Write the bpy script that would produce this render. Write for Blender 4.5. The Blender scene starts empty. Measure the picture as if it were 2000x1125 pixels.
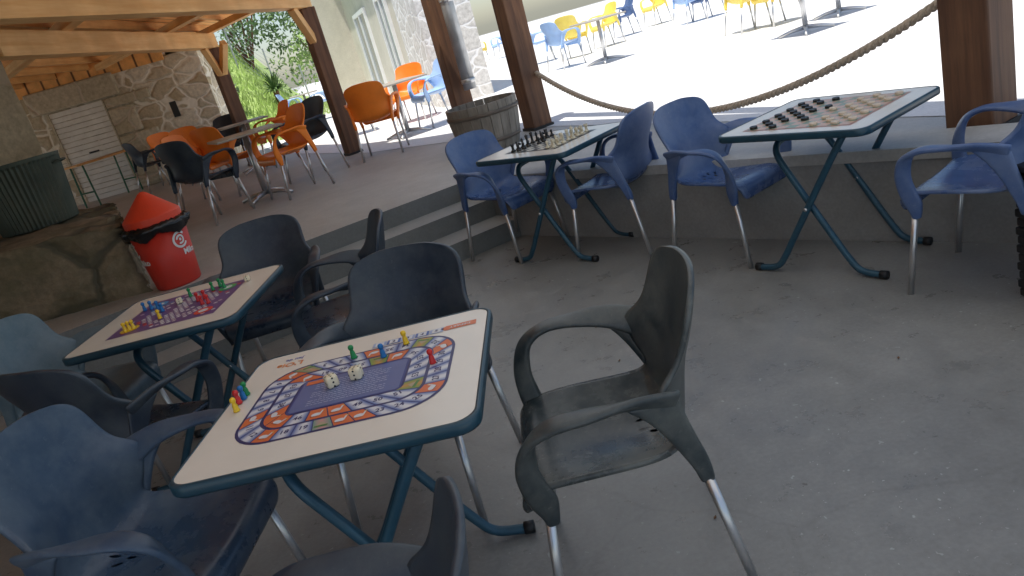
import bpy, bmesh, math, random
from mathutils import Vector, Matrix
random.seed(7)
D=bpy.data; SC=bpy.context.scene; C=SC.collection
R_=math.radians
# ------------------------------------------------------------------ camera model
H=1.55; FPX=1490.0
a0,a1=.2718,-.9623
P=math.atan(FPX/4378.0)
nad=Vector((a0*math.cos(P),a1*math.cos(P),math.sin(P)))
U=-nad; ez=Vector((0,0,1)); F=(ez-U*ez.dot(U)).normalized(); R=Vector((.9623,.2718,0)).normalized()
def ray(px,py):
    v=Vector((px-1000,562.5-py,FPX)); return Vector((R.dot(v),F.dot(v),U.dot(v)))
def G(px,py,z=0.0):
    d=ray(px,py); t=(z-H)/d.z; return Vector((d.x*t,d.y*t,z))
def GY(px,py,Y):
    d=ray(px,py); t=Y/d.y; return Vector((d.x*t,Y,H+d.z*t))
cam=D.cameras.new('camera'); co=D.objects.new('camera',cam); C.objects.link(co)
co.matrix_world=Matrix(((R.x,R.y,-R.z,0),(F.x,F.y,-F.z,0),(U.x,U.y,-U.z,H),(0,0,0,1)))
cam.sensor_width=36; cam.lens=FPX/2000*36; cam.clip_end=500; cam.clip_start=.02
SC.camera=co
ZT=.43
# ------------------------------------------------------------------ materials
def newmat(name):
    m=D.materials.new(name); m.use_nodes=True; nt=m.node_tree
    return m,nt,nt.nodes['Principled BSDF']
def coords(nt,scale=(1,1,1),kind='Object'):
    tc=nt.nodes.new('ShaderNodeTexCoord'); mp=nt.nodes.new('ShaderNodeMapping')
    mp.inputs['Scale'].default_value=scale
    nt.links.new(tc.outputs[kind],mp.inputs[0]); return mp.outputs[0]
def noise(nt,vec,scale,detail=4,rough=.55):
    n=nt.nodes.new('ShaderNodeTexNoise'); n.inputs['Scale'].default_value=scale
    n.inputs['Detail'].default_value=detail; n.inputs['Roughness'].default_value=rough
    nt.links.new(vec,n.inputs['Vector']); return n.outputs['Fac']
def ramp(nt,fac,stops):
    r=nt.nodes.new('ShaderNodeValToRGB'); e=r.color_ramp.elements
    while len(e)<len(stops): e.new(.5)
    for i,(p,c) in enumerate(stops):
        e[i].position=p; e[i].color=(c[0],c[1],c[2],1) if hasattr(c,'__len__') else (c,c,c,1)
    nt.links.new(fac,r.inputs[0]); return r.outputs[0]
def mix(nt,fac,a,b,mode='MIX'):
    m=nt.nodes.new('ShaderNodeMix'); m.data_type='RGBA'; m.blend_type=mode
    for s,v in ((0,fac),(6,a),(7,b)):
        if hasattr(v,'is_linked') or isinstance(v,bpy.types.NodeSocket): nt.links.new(v,m.inputs[s])
        elif s==0: m.inputs[0].default_value=v
        else: m.inputs[s].default_value=(v[0],v[1],v[2],1)
    return m.outputs[2]
def bump(nt,b,h,strength=.3,dist=.01):
    n=nt.nodes.new('ShaderNodeBump'); n.inputs['Strength'].default_value=strength; n.inputs['Distance'].default_value=dist
    nt.links.new(h,n.inputs['Height']); nt.links.new(n.outputs[0],b.inputs['Normal'])
def simple(name,col,rough=.5,metal=0,var=.15,scale=8,bmp=0,wear=None,wamt=.5):
    m,nt,b=newmat(name); v=coords(nt)
    n=noise(nt,v,scale)
    lo=tuple(c*(1-var) for c in col); hi=tuple(min(1,c*(1+var)) for c in col)
    c=ramp(nt,n,[(.3,lo),(.7,hi)])
    if wear:
        w=noise(nt,v,3.3,8,.7); wf=ramp(nt,w,[(.42,0),(.72,wamt)])
        c=mix(nt,wf,c,wear)
        w2=noise(nt,v,45,3,.8); c=mix(nt,ramp(nt,w2,[(.62,0),(.74,wamt*.5)]),c,wear)
        rr=ramp(nt,w,[(.35,rough),(.7,min(1,rough+.22))]); nt.links.new(rr,b.inputs['Roughness'])
    else: b.inputs['Roughness'].default_value=rough
    nt.links.new(c,b.inputs['Base Color'])
    b.inputs['Metallic'].default_value=metal
    if bmp: bump(nt,b,noise(nt,v,scale*6),bmp,.004)
    return m
def wood(name,dark,light,axis=2,sc=5,rough=.65):
    m,nt,b=newmat(name)
    s=[sc*2.2]*3; s[axis]=sc*.13; v=coords(nt,tuple(s))
    n=noise(nt,v,1.6,7,.65); n2=noise(nt,coords(nt),2.0,3)
    c=ramp(nt,n,[(.32,dark),(.5,tuple((a+b2)/2 for a,b2 in zip(dark,light))),(.68,light)])
    c=mix(nt,ramp(nt,n2,[(.35,.45),(.7,0)]),c,tuple(x*.6 for x in dark))
    nt.links.new(c,b.inputs['Base Color']); b.inputs['Roughness'].default_value=rough
    bump(nt,b,n,.35,.004); return m
def stone(name,c1,c2,mortar,scale=3.0,edge=.06,moss=None,bs=.8,zs=1.6):
    m,nt,b=newmat(name); v=coords(nt,(1,1,zs))
    nz=nt.nodes.new('ShaderNodeTexNoise'); nz.inputs['Scale'].default_value=2.2; nt.links.new(v,nz.inputs['Vector'])
    add=nt.nodes.new('ShaderNodeMix'); add.data_type='RGBA'; add.blend_type='ADD'; add.inputs[0].default_value=.28
    nt.links.new(v,add.inputs[6]); nt.links.new(nz.outputs['Color'],add.inputs[7])
    vo=nt.nodes.new('ShaderNodeTexVoronoi'); vo.feature='DISTANCE_TO_EDGE'; vo.inputs['Scale'].default_value=scale
    vc=nt.nodes.new('ShaderNodeTexVoronoi'); vc.inputs['Scale'].default_value=scale
    nt.links.new(add.outputs[2],vo.inputs['Vector']); nt.links.new(add.outputs[2],vc.inputs['Vector'])
    fine=noise(nt,coords(nt),14,8,.7)
    sep=nt.nodes.new('ShaderNodeSeparateColor'); nt.links.new(vc.outputs['Color'],sep.inputs[0])
    c=ramp(nt,sep.outputs[0],[(0,c1),(.5,tuple((x+y)/2 for x,y in zip(c1,c2))),(1,c2)])
    c=mix(nt,.75,c,ramp(nt,fine,[(.25,(.35,.33,.3)),(.7,(1,1,1))]),'MULTIPLY')
    mk=ramp(nt,vo.outputs['Distance'],[(edge*.5,1),(edge,0)])
    c=mix(nt,mk,c,mortar)
    if moss: c=mix(nt,ramp(nt,noise(nt,coords(nt),2.0,6,.7),[(.42,0),(.62,.6)]),c,moss)
    nt.links.new(c,b.inputs['Base Color']); b.inputs['Roughness'].default_value=.92
    hh=nt.nodes.new('ShaderNodeMath'); hh.operation='MULTIPLY_ADD'; hh.inputs[1].default_value=.25
    nt.links.new(fine,hh.inputs[0]); nt.links.new(ramp(nt,vo.outputs['Distance'],[(0,0),(edge*2.2,1)]),hh.inputs[2])
    bump(nt,b,hh.outputs[0],bs,.03); return m
def concrete(name,c1,c2,fleck=True,rough=.6,stain=.5):
    m,nt,b=newmat(name); v=coords(nt)
    n=noise(nt,v,.9,9,.62); n2=noise(nt,v,5,8,.7); n3=noise(nt,v,60,3)
    c=ramp(nt,n,[(.3,c1),(.68,c2)])
    c=mix(nt,stain,c,ramp(nt,n2,[(.3,(.6,.6,.58)),(.65,(1,1,1))]),'MULTIPLY')
    c=mix(nt,.35,c,ramp(nt,n3,[(.3,(.6,.6,.6)),(.7,(1,1,1))]),'MULTIPLY')
    if fleck:
        n5=noise(nt,coords(nt,(1.3,.7,1)),1.9,10,.75)
        c=mix(nt,ramp(nt,n5,[(.50,0),(.66,.32)]),c,tuple(x*.6 for x in c1))
        def chips(c,scale,lo,size,col):
            vo=nt.nodes.new('ShaderNodeTexVoronoi'); vo.inputs['Scale'].default_value=scale; vo.inputs['Randomness'].default_value=1
            dn=nt.nodes.new('ShaderNodeTexNoise'); dn.inputs['Scale'].default_value=30; nt.links.new(v,dn.inputs['Vector'])
            ad=nt.nodes.new('ShaderNodeMix'); ad.data_type='RGBA'; ad.blend_type='ADD'; ad.inputs[0].default_value=.05
            nt.links.new(v,ad.inputs[6]); nt.links.new(dn.outputs['Color'],ad.inputs[7]); nt.links.new(ad.outputs[2],vo.inputs['Vector'])
            sp=nt.nodes.new('ShaderNodeSeparateColor'); nt.links.new(vo.outputs['Color'],sp.inputs[0])
            th=ramp(nt,sp.outputs[0],[(lo,0),(.99,size)])
            lt=nt.nodes.new('ShaderNodeMath'); lt.operation='LESS_THAN'; nt.links.new(vo.outputs['Distance'],lt.inputs[0]); nt.links.new(th,lt.inputs[1])
            pt=ramp(nt,noise(nt,v,1.7,4),[(.42,.12),(.6,.75)])
            mu=nt.nodes.new('ShaderNodeMath'); mu.operation='MULTIPLY'; nt.links.new(lt.outputs[0],mu.inputs[0]); nt.links.new(pt,mu.inputs[1])
            return mix(nt,mu.outputs[0],c,col)
        c=chips(c,32,.74,.19,(.52,.54,.52)); c=chips(c,75,.8,.2,(.58,.58,.55)); c=chips(c,11,.9,.12,(.10,.09,.08)); c=chips(c,8,.93,.08,(.5,.54,.54))
        cr=nt.nodes.new('ShaderNodeTexVoronoi'); cr.feature='DISTANCE_TO_EDGE'; cr.inputs['Scale'].default_value=.33
        a2=nt.nodes.new('ShaderNodeMix'); a2.data_type='RGBA'; a2.blend_type='ADD'; a2.inputs[0].default_value=.35
        d2=nt.nodes.new('ShaderNodeTexNoise'); d2.inputs['Scale'].default_value=2; d2.inputs['Detail'].default_value=8; nt.links.new(v,d2.inputs['Vector'])
        nt.links.new(v,a2.inputs[6]); nt.links.new(d2.outputs['Color'],a2.inputs[7]); nt.links.new(a2.outputs[2],cr.inputs['Vector'])
        c=mix(nt,ramp(nt,cr.outputs['Distance'],[(.0,.12),(.004,0)]),c,(.05,.045,.04))
    nt.links.new(c,b.inputs['Base Color'])
    nt.links.new(ramp(nt,n2,[(.3,rough-.12),(.7,rough+.15)]),b.inputs['Roughness'])
    bump(nt,b,n3,.2,.003); return m
def colattr(name,rough=.36):
    m,nt,b=newmat(name); a=nt.nodes.new('ShaderNodeAttribute'); a.attribute_name='Col'
    n=noise(nt,coords(nt),20,3); c=mix(nt,.15,a.outputs['Color'],ramp(nt,n,[(.3,(.7,.7,.7)),(.7,(1,1,1))]),'MULTIPLY')
    nt.links.new(c,b.inputs['Base Color']); b.inputs['Roughness'].default_value=rough; return m
def seatmat(name,col,rough,wear,wamt):
    m=simple(name,col,rough-.1,0,.15,8,0,wear,min(.85,wamt*1.25)); nt=m.node_tree; b=nt.nodes['Principled BSDF']
    tc=nt.nodes.new('ShaderNodeTexCoord'); sx=nt.nodes.new('ShaderNodeSeparateXYZ'); nt.links.new(tc.outputs['Object'],sx.inputs[0])
    def M(op,a,b2=None):
        n=nt.nodes.new('ShaderNodeMath'); n.operation=op
        for i,v in enumerate((a,b2)):
            if v is None: continue
            if isinstance(v,(int,float)): n.inputs[i].default_value=v
            else: nt.links.new(v,n.inputs[i])
        return n.outputs[0]
    acc=None
    for cx,cy,ang,a,bb in ((-.055,-.125,50,.015,.0065),(-.025,-.10,90,.015,.0065),(.025,-.10,90,.015,.0065),(.055,-.125,130,.015,.0065),(-.02,-.148,70,.014,.006),(.02,-.148,110,.014,.006)):
        ca,sa=math.cos(R_(ang)),math.sin(R_(ang))
        x=M('SUBTRACT',sx.outputs[0],cx); y=M('SUBTRACT',sx.outputs[1],cy)
        p=M('DIVIDE',M('ADD',M('MULTIPLY',x,ca),M('MULTIPLY',y,sa)),a); q=M('DIVIDE',M('SUBTRACT',M('MULTIPLY',y,ca),M('MULTIPLY',x,sa)),bb)
        r=M('ADD',M('MULTIPLY',p,p),M('MULTIPLY',q,q)); acc=r if acc is None else M('MINIMUM',acc,r)
    al=M('GREATER_THAN',acc,1.0); nt.links.new(al,b.inputs['Alpha']); return m

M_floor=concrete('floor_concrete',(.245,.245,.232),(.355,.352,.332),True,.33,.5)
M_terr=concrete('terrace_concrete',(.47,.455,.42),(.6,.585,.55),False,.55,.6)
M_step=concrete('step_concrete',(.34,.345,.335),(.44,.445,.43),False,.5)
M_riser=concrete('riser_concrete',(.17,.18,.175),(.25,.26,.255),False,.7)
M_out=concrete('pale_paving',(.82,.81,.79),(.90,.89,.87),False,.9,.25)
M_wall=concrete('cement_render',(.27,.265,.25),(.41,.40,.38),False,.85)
M_stone=stone('rubble_stone',(.60,.48,.31),(.88,.79,.63),(.85,.78,.65),2.5,.07)
M_moss=stone('mossy_stone',(.21,.17,.11),(.42,.34,.23),(.13,.115,.085),1.0,.045,(.10,.10,.05),1.0,1.3)
M_quoin=stone('dressed_stone',(.58,.50,.35),(.74,.65,.49),(.6,.5,.38),.8,.02)
M_post=wood('post_wood',(.085,.036,.019),(.24,.115,.055),2)
M_beam=wood('beam_wood',(.78,.38,.11),(.97,.63,.28),1)
M_rafter=wood('rafter_wood',(.7,.32,.09),(.93,.55,.21),1,6)
M_alu=simple('aluminium',(.62,.62,.62),.32,.85,.06)
M_zinc=simple('zinc_pipe',(.45,.46,.47),.45,.7,.15)
M_lam=simple('white_laminate',(.78,.735,.655),.20,0,.03,5)
M_teal=simple('teal_edge',(.014,.055,.085),.35,0,.15)
M_tube=simple('teal_tube',(.025,.09,.14),.33,.2,.15,20,0,(.1,.15,.17),.3)
M_black=simple('black_rubber',(.012,.012,.013),.5)
M_print=colattr('printed_board')
def deckmat():
    m,nt,b=newmat('roof_boards'); v=coords(nt)
    w=nt.nodes.new('ShaderNodeTexWave'); w.inputs['Scale'].default_value=2.2; w.bands_direction='X'; w.inputs['Distortion'].default_value=0
    nt.links.new(v,w.inputs['Vector'])
    n=noise(nt,coords(nt,(9,1,9)),2,6)
    c=ramp(nt,n,[(.3,(.88,.40,.10)),(.7,(.98,.58,.22))])
    c=mix(nt,ramp(nt,w.outputs['Fac'],[(.0,1),(.05,0)]),c,(.10,.04,.015))
    nt.links.new(c,b.inputs['Base Color']); b.inputs['Roughness'].default_value=.7; return m
M_deck=deckmat()
def sheetmat():  # diffusing material of the roof panel added as soft fill light
    m,nt,b=newmat('light_fill_sheet'); 
    tr=nt.nodes.new('ShaderNodeBsdfTranslucent'); tr.inputs[0].default_value=(.92,.94,.95,1)
    mx=nt.nodes.new('ShaderNodeMixShader'); mx.inputs[0].default_value=.32
    b.inputs['Base Color'].default_value=(.8,.8,.78,1); b.inputs['Roughness'].default_value=.6
    nt.links.new(b.outputs[0],mx.inputs[1]); nt.links.new(tr.outputs[0],mx.inputs[2]); nt.links.new(mx.outputs[0],nt.nodes['Material Output'].inputs[0]); return m
def stripes(name,c1,c2,scale,dirn,line=.06,rough=.7):
    m,nt,b=newmat(name); v=coords(nt)
    w=nt.nodes.new('ShaderNodeTexWave'); w.inputs['Scale'].default_value=scale; w.bands_direction=dirn
    nt.links.new(v,w.inputs['Vector'])
    n=noise(nt,v,5,7,.65); c=ramp(nt,n,[(.3,tuple(x*.7 for x in c1)),(.6,c1)])
    c=mix(nt,ramp(nt,w.outputs['Fac'],[(.0,1),(line,0)]),c,c2)
    nt.links.new(c,b.inputs['Base Color']); b.inputs['Roughness'].default_value=rough
    bump(nt,b,w.outputs['Fac'],.4,.01); return m
# ------------------------------------------------------------------ mesh helpers
def finish(name,bm,mat,parent=None,smooth=False):
    bmesh.ops.recalc_face_normals(bm,faces=bm.faces[:])
    me=D.meshes.new(name); bm.to_mesh(me); bm.free()
    if smooth:
        for p in me.polygons: p.use_smooth=True
    for m in (mat if isinstance(mat,(list,tuple)) else [mat]): me.materials.append(m)
    o=D.objects.new(name,me); C.objects.link(o)
    if parent: o.parent=parent
    return o
def tag(o,label,cat,group=None):
    o['label']=label; o['category']=cat
    if group: o['group']=group
    return o
def struct(o): o['kind']='structure'; return o
def thing(name,label,cat,loc=(0,0,0),rz=0,group=None):
    o=D.objects.new(name,None); C.objects.link(o); o.empty_display_size=.1
    o.location=loc; o.rotation_euler=(0,0,rz); return tag(o,label,cat,group)
def dup(root,loc,rz,label,group=None):
    r=root.copy(); C.objects.link(r); r.location=loc; r.rotation_euler=(0,0,rz); r['label']=label
    if group: r['group']=group
    for ch in list(root.children):
        c=ch.copy(); C.objects.link(c); c.parent=r
        for g in list(ch.children):
            d=g.copy(); C.objects.link(d); d.parent=c
    return r
def box(bm,x0,x1,y0,y1,z0,z1,M=None,bev=0):
    r=bmesh.ops.create_cube(bm,size=1); vs=r['verts']
    for v in vs: v.co=Vector(((x0+x1)/2+v.co.x*(x1-x0),(y0+y1)/2+v.co.y*(y1-y0),(z0+z1)/2+v.co.z*(z1-z0)))
    if bev:
        es=list({e for v in vs for e in v.link_edges}); rr=bmesh.ops.bevel(bm,geom=es,offset=bev,segments=2,affect='EDGES',profile=.5)
        vs=list({v for f in rr['faces'] for v in f.verts}|{v for v in vs if v.is_valid})
    if M is not None:
        for v in vs: v.co=M@v.co
    return vs
def tube(bm,pts,r,n=10,caps=True):
    pts=[Vector(p) for p in pts]; rs=r if hasattr(r,'__len__') else [r]*len(pts)
    prev=None; rings=[]
    for i,p in enumerate(pts):
        t=(pts[min(i+1,len(pts)-1)]-pts[max(i-1,0)]).normalized()
        if prev is None: u=t.orthogonal().normalized()
        else: u=(prev-t*prev.dot(t)).normalized()
        prev=u; w=t.cross(u)
        rings.append([bm.verts.new(p+(u*math.cos(2*math.pi*k/n)+w*math.sin(2*math.pi*k/n))*rs[i]) for k in range(n)])
    for a,b in zip(rings,rings[1:]):
        for k in range(n): bm.faces.new((a[k],a[(k+1)%n],b[(k+1)%n],b[k]))
    if caps: bm.faces.new(rings[0]); bm.faces.new(rings[-1])
def cr(pts,m=5):
    P_=[Vector(p) for p in pts]; out=[]
    for i in range(len(P_)-1):
        p0=P_[max(i-1,0)];p1=P_[i];p2=P_[i+1];p3=P_[min(i+2,len(P_)-1)]
        for k in range(m):
            t=k/m; out.append(.5*((2*p1)+(p2-p0)*t+(2*p0-5*p1+4*p2-p3)*t*t+(3*p1-p0-3*p2+p3)*t**3))
    out.append(P_[-1]); return out
def band(bm,pts,ws,ts,axes,m=5,n=12):
    full=cr(pts,m)
    W=cr([(w,t,0) for w,t in zip(ws,ts)],m); A=cr(axes,m); rings=[]
    for i,p in enumerate(full):
        t=(full[min(i+1,len(full)-1)]-full[max(i-1,0)]).normalized()
        u=(A[i]-t*A[i].dot(t)).normalized(); w=t.cross(u)
        rr=[]
        for k in range(n):
            a=2*math.pi*k/n; ca,sa=math.cos(a),math.sin(a)
            e=.7; rr.append(bm.verts.new(p+u*(W[i].x/2*math.copysign(abs(ca)**e,ca))+w*(W[i].y/2*math.copysign(abs(sa)**e,sa))))
        rings.append(rr)
    for a,b in zip(rings,rings[1:]):
        for k in range(n): bm.faces.new((a[k],a[(k+1)%n],b[(k+1)%n],b[k]))
    bm.faces.new(rings[0]); bm.faces.new(rings[-1])
def lathe(bm,prof,n=20,cx=0,cy=0,cap=True):
    rings=[]
    for r,z in prof:
        rings.append([bm.verts.new((cx+r*math.cos(2*math.pi*k/n),cy+r*math.sin(2*math.pi*k/n),z)) for k in range(n)])
    for a,b in zip(rings,rings[1:]):
        for k in range(n): bm.faces.new((a[k],a[(k+1)%n],b[(k+1)%n],b[k]))
    if cap: bm.faces.new(rings[0]); bm.faces.new(rings[-1])
def prism(bm,poly,z0,z1,side=0):
    a=[bm.verts.new((p[0],p[1],z0)) for p in poly]; b=[bm.verts.new((p[0],p[1],z1)) for p in poly]
    bm.faces.new(a); bm.faces.new(b); n=len(poly)
    for k in range(n): bm.faces.new((a[k],a[(k+1)%n],b[(k+1)%n],b[k])).material_index=side
def beam_obj(name,p,q,w,h,mat,parent,bev=.006):
    p=Vector(p);q=Vector(q);d=q-p
    bm=bmesh.new(); box(bm,-w/2,w/2,0,d.length,-h/2,h/2,None,bev)
    o=finish(name,bm,mat,parent); y=d.normalized(); x=y.cross(Vector((0,0,1))).normalized(); z=x.cross(y)
    o.matrix_local=Matrix((( x.x,y.x,z.x,p.x),(x.y,y.y,z.y,p.y),(x.z,y.z,z.z,p.z),(0,0,0,1))); return o
# ------------------------------------------------------------------ setting
TR=G(905,355,ZT); TL=G(400,545,ZT); se=(TR-TL).normalized(); sn=Vector((se.y,-se.x,0))
TLx=TR-se*5.2
W0=G(1010,460,0); W1=G(1990,475,0); wd=(W1-W0).normalized(); wn=Vector((-wd.y,wd.x,0))
if wn.y<0: wn=-wn
W2=W0+wd*8.5
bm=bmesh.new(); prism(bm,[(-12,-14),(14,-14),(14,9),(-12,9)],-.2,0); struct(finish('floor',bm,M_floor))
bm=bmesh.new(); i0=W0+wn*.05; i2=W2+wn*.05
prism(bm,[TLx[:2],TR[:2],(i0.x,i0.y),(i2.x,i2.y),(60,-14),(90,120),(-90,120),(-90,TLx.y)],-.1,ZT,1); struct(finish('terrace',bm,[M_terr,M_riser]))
bm=bmesh.new()
for k in (1,2):
    a=TLx+sn*.31*k; b=TR+se*.5+sn*.31*k
    c=b-sn*(.31*k+.2); d=a-sn*(.31*k+.2)
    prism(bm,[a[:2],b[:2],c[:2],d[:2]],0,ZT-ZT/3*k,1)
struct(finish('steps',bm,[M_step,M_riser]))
bm=bmesh.new()
pl=[(W2.x+.3,W2.y+.2),(2.75,3.75),(.85,7.9),(-.1,8.8),(-1.3,10.1),(-3.2,13.6),(-4.2,16.5),(-7,30),(-20,110),(80,110),(60,-10)]
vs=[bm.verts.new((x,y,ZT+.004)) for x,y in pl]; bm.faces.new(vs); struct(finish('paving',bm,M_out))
bm=bmesh.new(); bm.faces.new([bm.verts.new(v) for v in ((-11,-13,.004),(6,-13,.004),(6,-1.7,.004),(-11,-1.7,.004))]); struct(finish('added_bounce_paving',bm,M_out))  # unseen pale sheet behind the camera, added to bounce sunlight inside
lw=thing('low_wall','low cement rendered wall with pale ledge beside the steps and game tables','wall',W0)
bm=bmesh.new(); e=W2-W0; nn=wn*.24
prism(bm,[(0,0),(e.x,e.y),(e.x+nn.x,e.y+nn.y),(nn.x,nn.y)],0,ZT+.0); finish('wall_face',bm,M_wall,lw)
bm=bmesh.new(); o_=-wn*.015; n2=wn*.30
s_=-wd*.02
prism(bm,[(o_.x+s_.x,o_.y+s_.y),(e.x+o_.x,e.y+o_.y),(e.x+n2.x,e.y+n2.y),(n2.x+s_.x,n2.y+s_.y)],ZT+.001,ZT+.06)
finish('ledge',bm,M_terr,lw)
YW=14.9
xr=GY(432,225,YW).x
bw=thing('stone_wall','rough rubble stone wall with the white shutter door at the back of the terrace','wall',(0,YW,ZT))
bm=bmesh.new(); box(bm,-11,xr,0,.6,0,2.12); 
for i in range(60):
    x=-11+(xr+11)*i/60; h=random.uniform(.05,.22); box(bm,x,x+random.uniform(.14,.3),.02,.55,2.1,2.12+h*(.4 if i%2 else 1))
finish('masonry',bm,M_stone,bw)
dxl=GY(135,305,YW).x; dxr=GY(240,285,YW).x; dzt=GY(150,209,YW).z-ZT
bm=bmesh.new(); box(bm,dxl-.3,dxr+.35,-.09,0.1,dzt+.02,dzt+.42,None,.03); finish('lintel',bm,M_quoin,bw)
for i,(z0,z1,w) in enumerate(((0.0,.5,.45),(.5,1.0,.75),(1.0,1.5,.5),(1.5,dzt+.01,.85))):
    bm=bmesh.new(); box(bm,dxr+.02,dxr+w,-.08+.004*i,.1,z0+.01,z1-.01,None,.025); finish('jamb_stone',bm,M_quoin,bw)
dr=thing('shutter_door','white slatted shutter door set in the rubble stone wall','door',((dxl+dxr)/2,YW-.03,ZT))
bm=bmesh.new(); w=(dxr-dxl)/2
n=18
for i in range(n): box(bm,-w,w,-.03,.02,dzt*i/n+.004,dzt*(i+1)/n-.004,None,.004)
finish('slats',bm,simple('white_slat',(.80,.77,.70),.5,0,.1,4,0,(.55,.5,.43),.5),dr)
bm=bmesh.new(); box(bm,-w-.04,-w,-.05,.02,0,dzt); box(bm,w,w+.02,-.05,.02,0,dzt); finish('frame',bm,M_quoin,dr)
bm=bmesh.new(); box(bm,-.09,.09,-.06,-.03,dzt*.5,dzt*.5+.03); finish('handle',bm,M_black,dr)
bm=bmesh.new(); box(bm,-11,xr-.6,-.04,.04,0,.6)
pw=finish('board_wall',bm,stripes('gable_boards',(.95,.48,.15),(.12,.05,.02),1.1,'X',.08)); pw.location=(0,YW,ZT+2.06)
tag(pw,'vertical orange boards closing the gap above the rubble stone wall','wall')
bm=bmesh.new(); p=GY(342,213,YW); box(bm,-.06,.06,-.012,.02,-.14,.14); o=finish('wall_vent',bm,M_black); o.location=(p.x,YW,p.z); tag(o,'small dark rectangular opening in the rubble wall','vent')
BX=-2.50; BY=5.42; BZ=.975
bm=bmesh.new(); box(bm,-5.6,BX,BY,7.3,0,BZ)
bmesh.ops.subdivide_edges(bm,edges=bm.edges[:],cuts=26,use_grid_fill=True)
for v in bm.verts:
    f_=(v.co.x+5.6)/(BX+5.6); v.co.x-=f_*.46*(v.co.y-BY)
    if v.co.z>BZ-.01 and f_>.8: v.co.z-=(f_-.8)*.25*random.uniform(.6,1.3)
    v.co+=Vector((random.uniform(-.02,.02),random.uniform(-.02,.02),random.uniform(-.018,.018)))
    if f_>.97: v.co.x+=.03*math.sin(v.co.z*7)
tag(finish('stone_plinth',bm,M_moss,None,True),'dark mossy stone retaining block under the corrugated tub','stone block')
px_=GY(48,220,7.35).x
bm=bmesh.new(); prism(bm,[(-6,7.35),(px_,7.35),(px_-.25,7.8),(-6,7.8)],ZT,2.6)
bmesh.ops.subdivide_edges(bm,edges=bm.edges[:],cuts=10,use_grid_fill=True)
for v in bm.verts: v.co+=Vector((random.uniform(-.015,.015),random.uniform(-.015,.015),0))
tag(finish('stone_pillar',bm,M_quoin),'pale stone wall end behind the corrugated tub at left edge','wall')
bm=bmesh.new(); box(bm,-5.2,-4.8,-1.5,5.35,0,2.6); tag(finish('side_wall',bm,M_moss),'shaded stone side wall left of the game tables','wall')
def post(px,py,w,ang,label,top=2.5,z=ZT):
    p=G(px,py,z); t=thing('wooden_post',label,'post',(p.x,p.y,z),R_(ang),'timber posts of the shelter')
    bm=bmesh.new(); box(bm,-w/2,w/2,-w/2,w/2,.02,top-z,None,.012); finish('shaft',bm,M_post,t)
    bm=bmesh.new(); box(bm,-w/2-.01,w/2+.01,-w/2-.01,w/2+.01,0,.03); finish('base_plate',bm,M_black,t)
    return p
pD=post(1052,250,.225,25,'thick brown post beside the half barrel, rope tied to it',2.7)
pE=post(1918,250,.235,28,'thick dark post at right edge carrying the other rope end',2.7)
pB=post(691,300,.19,30,'brown post on the terrace left of the big orange chair',2.34)
pC=post(918,258,.22,20,'brown post behind the zinc downpipe and half barrel',2.7)
pA=G(415,95,2.34)
t=thing('wooden_post','farthest brown post at the terrace corner near the grass bank','post',(pA.x,pA.y,ZT),R_(30),'timber posts of the shelter')
bm=bmesh.new(); box(bm,-.1,.1,-.1,.1,.02,2.34-ZT,None,.012); finish('shaft',bm,M_post,t)
bm=bmesh.new(); box(bm,-.11,.11,-.11,.11,0,.03); finish('base_plate',bm,M_black,t)
rf=thing('shelter_roof','timber shelter roof with orange beams and boards over the terrace','roof',(0,0,0))
edge=[(-11,15.3),(-4.4,15.3),(-3.4,13.9),(-1.4,10.1),(.2,8.5),(.6,7.7),(2.45,3.7),(4.3,-.2)]
def ymax(x):
    for (x0,y0),(x1,y1) in zip(edge,edge[1:]):
        if x0<=x<=x1: return y0+(y1-y0)*(x-x0)/(x1-x0)
    return -.2
XS=-1.0
bm=bmesh.new(); prism(bm,[(XS,-1.5),(XS,ymax(XS)),(-1.4,10.1),(-3.4,13.9),(-4.4,15.3),(-11,15.3),(-11,-1.5)],2.76,2.84); finish('deck',bm,M_deck,rf)
bm=bmesh.new(); bm.faces.new([bm.verts.new((x,y,2.79)) for x,y in [(XS+.003,-1.5),(4.4,-1.5),(4.3,-.2),(2.45,3.7),(.6,7.7),(.2,8.5),(XS+.003,ymax(XS))]]); finish('added_fill_sheet',bm,sheetmat(),rf)  # unseen translucent panel, added to let soft light onto the near tables
x=-10.6
while x<XS:
    beam_obj('joist',(x,-1.45,2.71),(x,ymax(x)-.02,2.71),.06,.098,M_rafter,rf,.003); x+=.62
for x in (-.2,1.1,2.4,3.7): beam_obj('joist',(x,-1.45,2.72),(x,ymax(x)-.02,2.72),.06,.118,M_rafter,rf,.003)
zb=2.34
b1a=Vector((pB.x,pB.y+.1,zb+.11)); b1b=G(0,43,zb); b1b.z=zb+.11; dd=(b1b-b1a).normalized()
beam_obj('main_beam',b1a,b1b+dd*3.2,.17,.22,M_beam,rf)
b2a=Vector((pA.x,pA.y+.1,zb+.11)); b2b=G(15,114,zb); b2b.z=zb+.11; dd=(b2b-b2a).normalized()
beam_obj('main_beam',b2a,b2b+dd*.2,.17,.22,M_beam,rf)
hd=Vector((pA.x-pB.x,pA.y-pB.y,0)).normalized()
for p0,L0,L1,zc in ((Vector((pB.x,pB.y,0)),-.3,4.3,zb+.26),(Vector((-2.35,6.7,0)),-1.2,6.5,zb+.262),(Vector((-1.9,3.3,0)),-1,6,zb+.262),(Vector((-3.6,11.3,0)),-3.0,3.6,zb+.262)):
    a=p0+hd*L0; b=p0+hd*L1
    beam_obj('cross_beam',(a.x,a.y,zc),(b.x,b.y,zc),.14,.09,M_beam,rf)
ev=Vector((pD.x-pE.x,pD.y-pE.y,0)).normalized()
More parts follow.
